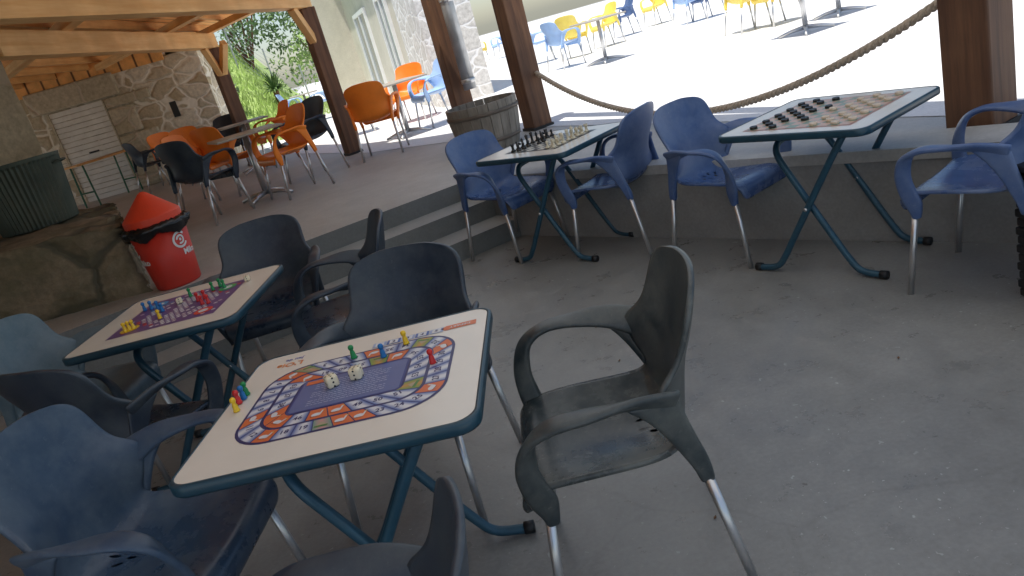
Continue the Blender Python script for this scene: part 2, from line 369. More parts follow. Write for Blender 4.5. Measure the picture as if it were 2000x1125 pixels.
a=Vector((pE.x,pE.y,0))-ev*4; b=Vector((pD.x,pD.y,0))+ev*.1
beam_obj('edge_beam',(a.x,a.y,2.60),(b.x,b.y,2.60),.14,.15,M_post,rf)
def brace(p,d,up=.55,ln=.55):
    a=Vector((p.x+d.x*.08,p.y+d.y*.08,zb-up)); b=Vector((p.x+d.x*ln,p.y+d.y*ln,zb+.02))
    beam_obj('brace',a,b,.09,.11,M_beam,rf)
brace(pB,Vector((-.22,-.97,0)),.4,.45); brace(pA,Vector((0,-1,0)),.4,.5); brace(pA,-hd,.4,.5)
dp=thing('downpipe','zinc rainwater downpipe dropping into the half barrel','pipe',(0,0,0))
pp=GY(925,195,pC.y-.24); tp=Vector((pp.x,pp.y,0))
bm=bmesh.new(); tube(bm,[(tp.x,tp.y,ZT+.5),(tp.x,tp.y,2.75)],.075,18); finish('pipe',bm,M_zinc,dp,True)
for z in (1.0,1.9):
    bm=bmesh.new(); lathe(bm,[(.081,z),(.085,z+.01),(.085,z+.04),(.081,z+.05)],18,tp.x,tp.y); box(bm,tp.x-.012,tp.x+.012,tp.y+.05,tp.y+.16,z,z+.04); finish('clamp',bm,M_alu,dp,True)
bc=G(962,290,ZT)
ba=thing('half_barrel','weathered wooden half barrel planter beside the thick brown post','barrel',(bc.x,bc.y,ZT))
bm=bmesh.new(); n=22
for k in range(n):
    a0_=2*math.pi*k/n+.008; a1_=2*math.pi*(k+1)/n-.008
    prof=[(.28,0),(.32,.15),(.345,.32),(.35,.46)]
    rings=[]
    for r,z in prof:
        rings.append([bm.verts.new((rr*math.cos(a),rr*math.sin(a),z)) for rr,a in ((r,a0_),(r,a1_),(r-.03,a1_),(r-.03,a0_))])
    for A,B in zip(rings,rings[1:]):
        for j in range(4): bm.faces.new((A[j],A[(j+1)%4],B[(j+1)%4],B[j]))
    bm.faces.new(rings[0]); bm.faces.new(rings[-1])
M_barrel=wood('grey_barrel',(.17,.145,.115),(.36,.32,.27),2)
finish('staves',bm,M_barrel,ba)
M_rust=simple('rusty_hoop',(.16,.13,.105),.6,.4)
for z,r in ((.09,.308),(.35,.350)):
    bm=bmesh.new(); lathe(bm,[(r-.01,z),(r+.004,z),(r+.009,z+.035),(r-.006,z+.035)],44,0,0,False); finish('hoop',bm,M_rust,ba,True)
bm=bmesh.new(); lathe(bm,[(.29,.33),(.29,.335)],24); finish('soil',bm,simple('dark_soil',(.05,.04,.03),.8),ba)
rp=thing('barrier_rope','thick twisted hemp rope sagging between two posts','rope',(0,0,0))
def rope_pt(s):
    a=Vector((pD.x+.09,pD.y-.02,1.0)); b=Vector((pE.x-.1,pE.y+.05,1.10))
    p=a.lerp(b,s); p.z-=.52*4*s*(1-s)*.98; return p
M_hemp=simple('hemp',(.50,.41,.31),.9,0,.3,60)
for ph in range(3):
    bm=bmesh.new(); pts=[]
    for i in range(401):
        s=i/400; p=rope_pt(s); t=(rope_pt(min(1,s+.01))-rope_pt(max(0,s-.01))).normalized(); u=t.cross(Vector((0,0,1))).normalized(); w=u.cross(t)
        a=s*2*math.pi*36+ph*2*math.pi/3; pts.append(p+(u*math.cos(a)+w*math.sin(a))*.0125)
    tube(bm,pts,.0135,7); finish('strand',bm,M_hemp,rp,True)
# ------------------------------------------------------------------ building, hill, vegetation
M_beige=concrete('beige_render',(.64,.59,.48),(.76,.71,.60),False,.9,.3)
M_glass=simple('door_glass',(.16,.20,.20),.08,0,.3,2)
M_white=simple('white_paint',(.84,.84,.82),.5,0,.05)
B0=Vector((-.25,13.6,ZT)); B1=Vector((-2.75,25.5,ZT)); bd=(B1-B0).normalized(); L=(B1-B0).length
bl=thing('house','beige rendered house with stone end and two glazed white doors','building',B0,math.atan2(bd.y,bd.x))
bm=bmesh.new(); box(bm,2.2,L,-.9,0,0,4.2); finish('wall',bm,M_beige,bl)
bm=bmesh.new(); box(bm,0,2.2,-.9,.03,0,4.2); finish('stone_end',bm,stone('glare_rubble',(.82,.79,.73),(.88,.86,.82),(.88,.87,.84),2.2,.05,None,.2),bl)  # stones and mortar whitened and evened out, sun glare put into the colour
bm=bmesh.new(); box(bm,-.1,L+.3,-1.0,.4,4.2,4.35); finish('roof',bm,M_post,bl)
bm=bmesh.new(); box(bm,L-.6,L+.2,0,.9,0,3.4); finish('buttress',bm,M_beige,bl)
for x0,x1 in ((3.0,4.4),(6.6,9.2)):
    bm=bmesh.new()
    box(bm,x0,x0+.09,0,.07,0,2.3); box(bm,x1-.09,x1,0,.07,0,2.3); box(bm,x0+.09,x1-.09,0,.068,2.2,2.3); box(bm,(x0+x1)/2-.05,(x0+x1)/2+.05,0,.066,0,2.2); box(bm,x0+.09,x1-.09,.001,.062,0,.2)
    f=finish('door',bm,M_white,bl)
    bm=bmesh.new(); box(bm,x0+.09,x1-.09,.004,.03,.2,2.2); finish('glass',bm,M_glass,f)
bm=bmesh.new(); nx,ny=40,30; g=[]
for j in range(ny):
    row=[]
    for i in range(nx):
        x=-26+i*.62; y=16.8+j*1.0
        k=min(1,(y-16.8)/14); z=ZT-.05+ k*2.9 + random.uniform(-.06,.06)*(k>0) 
        side=max(0,min(1,(-3.2-(y-16)*.18-x)/1.8)); z=ZT-.06+(z-ZT+.06)*side
        row.append(bm.verts.new((x,y,z)))
    g.append(row)
for j in range(ny-1):
    for i in range(nx-1): bm.faces.new((g[j][i],g[j][i+1],g[j+1][i+1],g[j+1][i]))
M_grass=simple('grass',(.36,.48,.14),.9,0,.4,3,.6)
struct(finish('hill',bm,M_grass,None,True))
def hz(x,y):
    k=min(1,max(0,(y-16.8)/14)); side=max(0,min(1,(-3.2-(y-16)*.18-x)/1.8)); return ZT-.06+(k*2.9+.01)*side
M_l1=simple('leaf_light',(.26,.38,.10),.6,0,.5,1.5); M_l2=simple('leaf_dark',(.10,.18,.05),.6,0,.5,1.5)
bm=bmesh.new()
for i in range(9000):
    x=random.uniform(-12,-3.6); y=random.uniform(17,31)
    z=hz(x,y); a=random.uniform(0,6.28); h=random.uniform(.08,.3); w=.03
    c_,s__=math.cos(a),math.sin(a)
    bm.faces.new((bm.verts.new((x-w*c_,y-w*s__,z)),bm.verts.new((x+w*c_,y+w*s__,z)),bm.verts.new((x+random.uniform(-.1,.1),y,z+h))))
o=finish('grass',bm,M_grass); o['kind']='stuff'; tag(o,'sunlit green grass growing on the bank behind the terrace','grass')
def shrub(x,y,r,h,label,mat,n=2600,ls=.09,group=None):
    t=thing('shrub',label,'shrub',(x,y,hz(x,y)-.05),0,group)
    bm=bmesh.new()
    for i in range(6):
        a=i*1.05; tube(bm,[(0,0,0),(r*.3*math.cos(a),r*.3*math.sin(a),h*.5),(r*.6*math.cos(a),r*.6*math.sin(a),h*.85)],[.05,.03,.01],6)
    finish('trunk',bm,M_post,t)
    cl=[(random.uniform(-.7,.7)*r,random.uniform(-.7,.7)*r,random.uniform(.25,.9)*h,random.uniform(.25,.5)*r) for _ in range(16)]
    bm=bmesh.new()
    for i in range(n):
        cx,cy,cz,rr=random.choice(cl); d=Vector((random.gauss(0,1),random.gauss(0,1),random.gauss(0,1))).normalized()*rr*random.uniform(.6,1.1)
        p=Vector((cx,cy,cz))+d; u=Vector((random.gauss(0,1),random.gauss(0,1),random.gauss(0,1))).normalized(); w=u.orthogonal().normalized()
        s=ls*random.uniform(.6,1.4)
        bm.faces.new([bm.verts.new(p+v) for v in (u*s,w*s*.45,-u*s,-w*s*.45)])
    finish('crown',bm,mat,t)
gp='shrubs on the grass bank'
for i,(x,y,r,h,lab,mt) in enumerate(((-9.5,26,2.2,3.4,'tall pale shrub leftmost on the grass bank',M_l1),(-7.0,30,2.4,4.2,'dark green tree in the middle behind the bank fence',M_l2),(-4.4,32,2.2,4.0,'bright green tree at the right behind the bank fence',M_l1),(-6.3,20.5,.8,1.3,'low leafy shrub against the rubble wall end',M_l2),(-11.5,31,2.6,4.8,'far dark tree hidden behind the rubble wall end',M_l2))):
    shrub(x,y,r,h,lab,mt,group=gp)
yu=thing('yucca','spiky yucca plant on top of the grass bank','plant',(-5.3,24.5,hz(-5.3,24.5)))
bm=bmesh.new(); tube(bm,[(0,0,-.1),(0,0,.5)],.09,8); finish('trunk',bm,M_post,yu)
bm=bmesh.new()
for i in range(90):
    a=random.uniform(0,6.28); el=random.uniform(-.2,1.4); d=Vector((math.cos(a)*math.cos(el),math.sin(a)*math.cos(el),math.sin(el))); s=d.cross(Vector((0,0,1))).normalized()*.03; b=Vector((0,0,.5)); L_=random.uniform(.5,.8)
    m_=b+d*L_*.5+Vector((0,0,.05)); bm.faces.new([bm.verts.new(v) for v in (b-s,b+s,m_+s,m_-s)]); bm.faces.new([bm.verts.new(v) for v in (m_-s,m_+s,b+d*L_-Vector((0,0,.1)))])
finish('leaves',bm,M_l2,yu)
fn=thing('wire_fence','thin wire mesh fence with metal posts along the top of the bank','fence',(0,0,0))
for i in range(9):
    x=-11+i*1.0; y=28; z=hz(x,y); bm=bmesh.new(); tube(bm,[(x,y,z-.1),(x,y,z+1.6)],.03,6); finish('fence_post',bm,M_zinc,fn)
bm=bmesh.new()
for k in range(9):
    tube(bm,[(-11+i*1.0,28,hz(-11+i,28)+.1+k*.18) for i in range(9)],.006,4)
finish('wire',bm,M_zinc,fn)
# ------------------------------------------------------------------ chair
def shell_mesh():
    rows=[(.236,.372,.208,0,0),(.250,.412,.230,0,.002),(.224,.449,.242,0,.012),(.12,.440,.250,0,.030),(0,.425,.248,0,.046),(-.10,.420,.242,0,.050),
          (-.165,.436,.234,.01,.044),(-.207,.485,.230,.03,.022),(-.224,.545,.242,.065,0),(-.236,.60,.270,.11,.02),(-.247,.648,.264,.105,.012),(-.259,.69,.236,.07,0),
          (-.274,.745,.236,.055,0),(-.288,.80,.237,.048,0),(-.298,.848,.220,.04,-.005),(-.303,.872,.172,.024,-.005),(-.305,.882,.10,.01,-.002)]
    bm=bmesh.new(); N=10; g=[]
    for y,z,hw,cy,cz in rows:
        g.append([bm.verts.new((hw*u,y+cy*u*u,z+cz*u*u)) for u in [-1+2*i/N for i in range(N+1)]])
    for a,b in zip(g,g[1:]):
        for k in range(N): bm.faces.new((a[k],a[k+1],b[k+1],b[k]))
    me=D.meshes.new('tmp'); bm.to_mesh(me); bm.free(); o=D.objects.new('tmp',me); C.objects.link(o)
    s=o.modifiers.new('s','SUBSURF'); s.levels=2; s.render_levels=2
    so=o.modifiers.new('t','SOLIDIFY'); so.thickness=.015; so.offset=0
    dg=bpy.context.evaluated_depsgraph_get(); out=D.meshes.new_from_object(o.evaluated_get(dg)); D.objects.remove(o); return out
SHELL=shell_mesh()
def split(keep):
    bm=bmesh.new(); bm.from_mesh(SHELL)
    bmesh.ops.delete(bm,geom=[f for f in bm.faces if (f.calc_center_median().z<.478)!=keep],context='FACES'); return bm
def web(bm,s):
    rows=[(.650,-.185,-.045,.262,.288),(.62,-.188,-.082,.258,.275),(.57,-.198,-.118,.248,.261),(.51,-.212,-.148,.240,.249),(.455,-.228,-.172,.234,.239),(.41,-.236,-.192,.230,.232),(.37,-.237,-.198,.228,.229)]
    g=[]
    for z,y0,y1,x0,x1 in rows:
        g.append([(s*(x0+(x1-x0)*u),y0+(y1-y0)*u,z) for u in (0,.25,.5,.75,1)])
    th=[.011,.010,.011,.013,.016,.018,.018]
    inn=[[bm.verts.new((p[0]-s*t,p[1],p[2])) for p in row] for row,t in zip(g,th)]
    out=[[bm.verts.new((p[0]+s*t*.9,p[1],p[2])) for p in row] for row,t in zip(g,th)]
    n=len(rows)
    for i in range(n-1):
        for k in range(4):
            bm.faces.new((inn[i][k],inn[i][k+1],inn[i+1][k+1],inn[i+1][k])); bm.faces.new((out[i][k],out[i][k+1],out[i+1][k+1],out[i+1][k]))
        bm.faces.new((inn[i][0],out[i][0],out[i+1][0],inn[i+1][0])); bm.faces.new((inn[i][4],out[i][4],out[i+1][4],inn[i+1][4]))
    for i in (0,n-1):
        for k in range(4): bm.faces.new((inn[i][k],inn[i][k+1],out[i][k+1],out[i][k]))
def make_chair(label,mats,group):
    mb,ms=mats
    t=thing('armchair',label,'chair',(0,0,0),0,group)
    finish('seat',split(True),ms,t,True); finish('backrest',split(False),mb,t,True)
    for s in (-1,1):
        bm=bmesh.new()
        band(bm,[(s*.256,-.178,.622),(s*.281,-.08,.656),(s*.299,.04,.665),(s*.300,.12,.660),(s*.291,.182,.625),(s*.275,.208,.550),(s*.257,.205,.480),(s*.243,.192,.425),(s*.233,.187,.385),(s*.230,.187,.350)],
             [.092,.080,.074,.072,.068,.064,.070,.074,.054,.036],[.026,.027,.026,.026,.027,.027,.028,.033,.038,.035],
             [(s*.4,.1,.9),(s*.75,0,.6),(s,0,.1),(s,0,0),(s*.85,.4,0),(s*.5,.8,0),(s*.25,.95,0),(s*.2,.95,0),(s*.2,.95,0),(s*.3,.9,0)])
        web(bm,s)
        me=D.meshes.new('tmp'); bmesh.ops.recalc_face_normals(bm,faces=bm.faces[:]); bm.to_mesh(me); bm.free(); o=D.objects.new('tmp',me); C.objects.link(o)
        md=o.modifiers.new('s','SUBSURF'); md.levels=1; md.render_levels=1
        out=D.meshes.new_from_object(o.evaluated_get(bpy.context.evaluated_depsgraph_get())); D.objects.remove(o)
        bm=bmesh.new(); bm.from_mesh(out)
        finish('armrest',bm,mb,t,True)
        bm=bmesh.new(); tube(bm,[(s*.230,.188,.40),(s*.247,.235,0)],.0135,12); finish('leg',bm,M_alu,t,True)
        bm=bmesh.new(); tube(bm,[(s*.228,-.217,.39),(s*.243,-.29,0)],.0135,12); finish('leg',bm,M_alu,t,True)
    return t
def cm(n,col,rough=.36,wear=(.22,.24,.27),wa=.35): return (simple('plastic_'+n,col,rough,0,.12,6,0,wear,wa),seatmat('seat_plastic_'+n,col,rough,wear,wa))
CM={'blue':cm('blue',(.06,.115,.27),.30,(.27,.33,.45),.5),'navy':cm('navy',(.018,.031,.055),.33,(.11,.135,.14),.6),'slate':cm('slate',(.028,.040,.046),.28,(.20,.21,.19),.7),
    'lit_navy':cm('lit_navy',(.034,.068,.125),.32,(.18,.23,.27),.55),  # navy plastic with the stronger light on this chair put into its colour
    'faded':cm('faded',(.10,.16,.20),.40,(.30,.34,.35),.5),
    'orange':cm('orange',(.97,.23,.015),.4,(.97,.38,.1),.2),'yellow':cm('yellow',(.93,.70,.12),.4,(.9,.8,.4),.3),'glare_blue':cm('glare_blue',(.36,.54,.84),.4,(.55,.65,.8),.35)}  # yellow and light blue plastics paled, outdoor glare put into the colour
PROTO={}
def chair(x,y,deg,col,label,group,z=0):
    if col not in PROTO:
        o=make_chair(label,CM[col],group); PROTO[col]=o; o.location=(x,y,z); o.rotation_euler=(0,0,R_(deg-90)); o['group']=group; return o
    return dup(PROTO[col],(x,y,z),R_(deg-90),label,group)
g1='armchairs around the near game tables'; g2='armchairs along the low wall'
chair(.145,1.86,175,'slate','worn grey blue armchair standing alone right of the nearest board game table',g1)
chair(-.455,2.50,250,'navy','dark blue armchair behind the oval track board game table',g1)
chair(-.80,3.53,190,'navy','dark armchair seen edge on, at the right side of the purple board table',g1)
chair(-1.28,4.07,275,'navy','dark armchair on the far side of the purple board table, in front of the steps',g1)
chair(-1.58,2.79,66,'navy','dark armchair turned with its back to us, near side of the purple board table',g1)
chair(-2.07,3.42,-10,'faded','pale faded blue armchair at the left end of the purple board table',g1)
chair(-1.145,1.92,-7,'lit_navy','blue armchair at the lower left, pushed to the oval track board table',g1)
chair(-.475,.975,179,'navy','armchair cut off by the bottom edge, near side of the oval track board table',g1)
chair(.15,5.33,-50,'blue','blue armchair at the left of the chess table, next to the steps',g2)
chair(.81,4.75,140,'blue','blue armchair at the right of the chess table, back to back with another',g2)
chair(1.33,4.12,-55,'blue','blue armchair at the left of the draughts table',g2)
chair(2.01,2.95,125,'blue','blue armchair at the right of the draughts table, at the right edge',g2)
def gch(px,py,deg,col,label,group): p=G(px,py,ZT); chair(p.x,p.y,deg,col,label,group,ZT+.004)
g3='armchairs on the covered terrace'; g4='armchairs on the sunny paving'
gch(588,376,215,'orange','orange armchair at the right of the front pedestal table on the terrace',g3)
gch(433,428,60,'navy','dark armchair with its back to us left of the front pedestal table',g3)
gch(420,390,-15,'orange','orange armchair left of the front pedestal table, behind the dark one',g3)
gch(622,345,225,'navy','dark armchair half hidden behind the orange one beside the brown post',g3)
gch(318,370,40,'navy','small dark armchair farthest left on the terrace',g3)
gch(360,352,-40,'orange','orange armchair farthest left near the shutter door',g3)
gch(400,352,-60,'orange','orange armchair behind the farther pedestal table, left one',g3)
gch(470,330,-90,'navy','dark armchair on the far side of the farther pedestal table',g3)
gch(560,318,210,'orange','orange armchair at the right of the farther pedestal table',g3)
gch(475,375,60,'orange','low orange armchair between the two pedestal tables',g3)
gch(757,300,85,'orange','large orange armchair in the light right of the brown post',g4)
gch(862,242,205,'glare_blue','light blue armchair at the right of the white table near the barrel',g4)
gch(705,262,10,'glare_blue','light blue armchair behind the big orange one and the post',g4)
gch(815,235,250,'orange','orange armchair glowing behind the white table near the house',g4)
gch(585,245,0,'glare_blue','light blue armchair left of the white table by the grass bank',g4)
gch(640,232,180,'glare_blue','light blue armchair right of the white table by the grass bank',g4)
outs=[(1190,90,200,'yellow','yellow armchair in full sun, nearest of the far group'),(1065,122,-10,'glare_blue','pale blue armchair in full sun, nearest left of the far group'),(1128,112,60,'yellow','yellow armchair in full sun behind the pale blue one'),
(1225,70,190,'blue','blue armchair in full sun right behind the yellow one'),(1285,48,200,'yellow','yellow armchair in full sun near the top edge centre'),(1350,45,20,'glare_blue','light blue armchair in full sun left of the yellow pair'),
(1385,35,200,'blue','blue armchair in full sun touching the top edge'),(1465,60,10,'yellow','left yellow armchair of the pair at the top right'),(1520,48,190,'yellow','right yellow armchair of the pair at the top right'),
(940,125,20,'yellow','small yellow armchair far away between the posts'),(985,112,200,'glare_blue','small pale blue armchair far away beside the brown post'),
(1110,132,30,'glare_blue','light blue armchair in full sun just right of the pale blue one')]
for px,py,dg_,cl,lb in outs: gch(px,py,dg_,cl,lb,g4)
# ------------------------------------------------------------------ pedestal tables
def ptable(label,mat):
    t=thing('pedestal_table',label,'table',(0,0,0),0,'pedestal tables')
    bm=bmesh.new(); box(bm,-.35,.35,-.35,.35,.715,.74,None,.008); finish('tabletop',bm,mat,t)
    bm=bmesh.new(); tube(bm,[(0,0,.05),(0,0,.715)],.032,14); finish('column',bm,M_alu,t,True)
    for k in range(4):
        a=R_(45+90*k); bm=bmesh.new(); tube(bm,[(0,0,.075),(.18*math.cos(a),.18*math.sin(a),.055),(.33*math.cos(a),.33*math.sin(a),.018)],[.03,.022,.016],8); finish('foot',bm,M_alu,t,True)
    return t
M_grey=simple('grey_tabletop',(.44,.40,.34),.35,0,.1)
pt=ptable('grey pedestal table in front on the terrace, orange chair at its right',M_grey); p=G(524,387,ZT); pt.location=(p.x,p.y,ZT); pt.rotation_euler=(0,0,R_(25))
for px,py,a,lb in ((508,332,20,'farther grey pedestal table on the terrace among dark and orange chairs'),(800,265,30,'bright pedestal table beside the large orange chair'),(612,240,10,'pedestal table between the light blue chairs by the grass bank'),(1185,122,30,'pedestal table in full sun before the yellow chair'),(1575,65,20,'pedestal table in full sun at top right'),(1640,30,15,'pedestal table touching the top edge at right')):
    p=G(px,py,ZT); dup(pt,(p.x,p.y,ZT+.004),R_(a),lb)
p=G(226,388,ZT); t=thing('trestle_table','narrow wooden trestle table with green legs before the shutter door','table',(p.x,p.y,ZT),R_(60))
bm=bmesh.new(); box(bm,-.6,.6,-.25,.25,.72,.75,None,.005); finish('tabletop',bm,M_rafter,t)
M_gm=simple('green_metal',(.02,.12,.06),.5)
for s in (-1,1):
    bm=bmesh.new(); tube(bm,[(s*.45,-.2,0),(s*.45,-.17,.72)],.016,6); tube(bm,[(s*.45,.2,0),(s*.45,.17,.72)],.016,6); tube(bm,[(s*.45,-.19,.25),(s*.45,.19,.25)],.014,6); finish('leg',bm,M_gm,t)
# ------------------------------------------------------------------ folding game tables
HT=.75
def folding(label):
    t=thing('folding_table',label,'table',(0,0,0),0,'folding game tables')
    hx,hy,r=.388,.362,.055
    def rr(hx,hy,r,n=6):
        out=[]
        for cx,cy,a in ((hx-r,hy-r,0),(-hx+r,hy-r,90),(-hx+r,-hy+r,180),(hx-r,-hy+r,270)):
            for i in range(n+1): b=R_(a+90*i/n); out.append((cx+r*math.cos(b),cy+r*math.sin(b)))
        return out
    bm=bmesh.new(); prism(bm,rr(hx-.009,hy-.009,r-.009),HT-.022,HT); top=finish('tabletop',bm,M_lam,t)
    bm=bmesh.new(); A=rr(hx,hy,r); rings=[]
    for d,z in ((.014,HT-.030),(.003,HT-.032),(0,HT-.026),(0,HT-.004),(.004,HT+.001),(.011,HT+.0015),(.011,HT-.004)):
        rings.append([bm.verts.new((x*(1-d/hx),y*(1-d/hy),z)) for x,y in A])
    n=len(A)
    for a,b in zip(rings,rings[1:]):
        for k in range(n): bm.faces.new((a[k],a[(k+1)%n],b[(k+1)%n],b[k]))
    bm.faces.new(rings[0]); finish('edge_band',bm,M_teal,top,True)
    bm=bmesh.new()
    for s in (-1,1): tube(bm,cr([(.24,s*.255,.725),(.12,s*.255,.54),(-.06,s*.255,.25),(-.16,s*.255,.09),(-.215,s*.255,.032),(-.31,s*.255,.018)],5),.0165,12)
    tube(bm,[(.24,-.255,.705),(.24,.255,.705)],.0135,10)
    fr=finish('leg_frame',bm,M_tube,t,True)
    for s in (-1,1): bm=bmesh.new(); tube(bm,[(-.305,s*.255,.020),(-.338,s*.255,.020)],.021,12); finish('foot_cap',bm,M_black,fr,True)
    bm=bmesh.new()
    pts=[(.31,-.215,.018),(.215,-.215,.032),(.16,-.215,.09),(.06,-.215,.25),(-.09,-.215,.50),(-.15,-.205,.595),(-.178,-.165,.640),(-.186,-.10,.655),(-.187,.0,.656),(-.186,.10,.655),(-.178,.165,.640),(-.15,.205,.595),(-.09,.215,.50),(.06,.215,.25),(.16,.215,.09),(.215,.215,.032),(.31,.215,.018)]
    tube(bm,cr(pts,5),.0165,12); fr=finish('leg_frame',bm,M_tube,t,True)
    for s in (-1,1): bm=bmesh.new(); tube(bm,[(.305,s*.215,.020),(.338,s*.215,.020)],.021,12); finish('foot_cap',bm,M_black,fr,True)
    for s in (-1,1): bm=bmesh.new(); tube(bm,[(.0,s*.20,.35),(.0,s*.275,.35)],.009,8); finish('pivot_bolt',bm,M_alu,t,True)
    bm=bmesh.new(); tube(bm,[(-.20,-.29,.712),(-.20,.29,.712)],.011,8); finish('crossbar',bm,M_tube,t,True)
    return t
def rect(cs):
    a,b,c=[G(x,y,HT) for x,y in cs]; ctr=(a+c)/2; d1=b-a; d2=c-b
    an=(math.atan2(d1.y,d1.x)+math.atan2(d2.y,d2.x)-math.pi/2)/2; return ctr,an
TB=[rect(c) for c in (((315,955),(945,815),(962,597)),((130,700),(450,620),(541,518)),((940,315),(1085,300),(1210,239)),((1395,270),(1680,250),(1842,165)))]
labs=['nearest folding table printed with an oval track board game','folding table printed with a purple board game, at left','folding table set with chess pieces beside the low wall','folding table set with draughts pieces beside the low wall']
T=[]
f0=folding(labs[0])
for i,(c,a) in enumerate(TB):
    if i==0: o=f0; o.location=(c.x,c.y,0); o.rotation_euler=(0,0,a)
    else: o=dup(f0,(c.x,c.y,0),a,labs[i])
    T.append(o)
class Print:
    def __init__(s): s.bm=bmesh.new(); s.l=s.bm.loops.layers.float_color.new('Col')
    def poly(s,pts,cols,z):
        f=s.bm.faces.new([s.bm.verts.new((p[0],p[1],z)) for p in pts])
        if not hasattr(cols[0],'__len__'): cols=[cols]*len(pts)
        for lp,c in zip(f.loops,cols): lp[s.l]=(c[0],c[1],c[2],1)
        f.normal_update()
        if f.normal.z<0: f.normal_flip()
    def rect(s,x0,x1,y0,y1,c,z): s.poly([(x0,y0),(x1,y0),(x1,y1),(x0,y1)],c,z)
    def disc(s,x,y,r,c,z,n=14,sy=1): s.poly([(x+r*math.cos(2*math.pi*k/n),y+r*sy*math.sin(2*math.pi*k/n)) for k in range(n)],c,z)
    def text(s,t,x,y,size,ang,c,z,bold=0):
        me=text_mesh(t,size,bold); ca,sa=math.cos(ang),math.sin(ang)
        for p in me.polygons:
            s.poly([(x+v.x*ca-v.y*sa,y+v.x*sa+v.y*ca) for v in (me.vertices[i].co for i in p.vertices)],c,z)
    def done(s,parent,name='game_print'):
        me=D.meshes.new(name); s.bm.to_mesh(me); s.bm.free(); me.materials.append(M_print); o=D.objects.new(name,me); C.objects.link(o); o.parent=parent; return o
TM={}
def text_mesh(t,size,bold=0):
    k=(t,size,bold)
    if k in TM: return TM[k]
    cu=D.curves.new('t','FONT'); cu.body=t; cu.size=size; cu.align_x='CENTER'; cu.align_y='CENTER'; cu.resolution_u=2; cu.offset=bold
    o=D.objects.new('t',cu); C.objects.link(o); bpy.context.view_layer.update()
    me=D.meshes.new_from_object(o.evaluated_get(bpy.context.evaluated_depsgraph_get())); D.objects.remove(o); D.curves.remove(cu); TM[k]=me; return me
Z0=HT+.0008
WHT=(.70,.71,.74);ORG=(.70,.17,.06);BLU=(.07,.14,.40);NVY=(.035,.04,.15)
pr=Print()
cx0,cy0=.003,-.008
def rrpt(s,hx,hy,r):
    segs=[2*(hx-r),math.pi*r/2,2*(hy-r),math.pi*r/2,2*(hx-r),math.pi*r/2,2*(hy-r),math.pi*r/2]; tot=sum(segs); d=(s%1)*tot; i=0
    while d>segs[i]: d-=segs[i]; i=(i+1)%8
    u=d/segs[i] if segs[i] else 0
    C_=[(hx-r,-hy+r),(hx-r,hy-r),(-hx+r,hy-r),(-hx+r,-hy+r)]
    if i==0: return (-hx+r+d,-hy)
    if i==2: return (hx,-hy+r+d)
    if i==4: return (hx-r-d,hy)
    if i==6: return (-hx,hy-r-d)
    c=C_[(i-1)//2]; a=R_(-90+90*((i-1)//2)+90*u); return (c[0]+r*math.cos(a),c[1]+r*math.sin(a))
def fill(hx,hy,r,c,z): pr.poly([(cx0+x,cy0+y) for x,y in (rrpt(i/80,hx,hy,r) for i in range(80))],c,z)
fill(.290,.228,.125,NVY,Z0); 
def ring(n,o,i,num0,mod,base,gs):
    for k in range(n):
        def q(s,a):
            A=rrpt(s,*o);B=rrpt(s,*i); return (cx0+A[0]+(B[0]-A[0])*a,cy0+A[1]+(B[1]-A[1])*a)
        e=.03/n; s0=k/n+e; s1=(k+1)/n-e; g=(k%5==gs or k%9==gs+1) ; ph=(k in (2,15,22) and gs==3) or (k in (6,12) and gs!=3)
        num=base+((num0+k)%mod)
        for j in range(8):
            u0=s0+(s1-s0)*j/8;u1=s0+(s1-s0)*(j+1)/8
            def colr(u):
                f=1-abs(u*2-1)
                if ph: return (.18+.4*(f),.34-.05*f,.08+.1*(k%3))
                if g: return ORG
                f=min(1,f*1.3); return tuple(BLU[t]*(1-f)+WHT[t]*f for t in range(3))
            a,b=colr(j/8),colr((j+1)/8)
            pr.poly([q(u0,.04),q(u1,.04),q(u1,.96),q(u0,.96)],[a,b,b,a],Z0+.0005)
        m=q((s0+s1)/2,.5); A=q(s0,.5);B=q(s1,.5); an=math.atan2(B[1]-A[1],B[0]-A[0])
        ca,sa=math.cos(an),math.sin(an)
        if g and not ph:
            def L(x,y): x*=1.4;y*=1.4; return (m[0]+x*ca-y*sa,m[1]+x*sa+y*ca)
            pr.poly([L(.010*math.cos(t)-.002,.007*math.sin(t)-.003) for t in [2*math.pi*v/12 for v in range(12)]],WHT,Z0+.001)
            pr.poly([L(.004,-.002),L(.008,-.002),L(.010,.010),L(.007,.012)],WHT,Z0+.0012)
            pr.poly([L(.007,.009),L(.013,.010),L(.009,.013)],(.8,.5,.1),Z0+.0014)
            pr.poly([L(-.012,-.010),L(.004,-.010),L(.004,-.0085),L(-.012,-.0085)],(.25,.07,.05),Z0+.0013)
        elif ph:
            def L(x,y): return (m[0]+x*ca-y*sa,m[1]+x*sa+y*ca)
            pr.poly([L(-.016,-.006),L(-.002,.012),L(.013,-.006)],(.45,.36,.25),Z0+.001)
            pr.poly([L(-.018,-.016),L(.018,-.016),L(.018,-.007),L(-.018,-.007)],(.10,.25,.08),Z0+.0012)
        else: pr.text(str(num),m[0],m[1],.026,an,NVY,Z0+.001,.0007)
ring(32,(.284,.222,.121),(.226,.164,.076),17,36,1,3)
ring(22,(.221,.159,.072),(.164,.102,.032),9,27,37,1)
fill(.160,.098,.012,(.05,.07,.24),Z0+.0005); fill(.154,.092,.008,(.13,.165,.35),Z0+.001)
for k in range(12):
    y=.064-k*.0122; L_=.11 if k%4 else .08; x=-L_
    while x<L_:
        w=random.uniform(.006,.016); pr.rect(cx0+x,cx0+min(x+w,L_),cy0+y,cy0+y+.0028,(.5,.54,.7),Z0+.0015); x+=w+.003
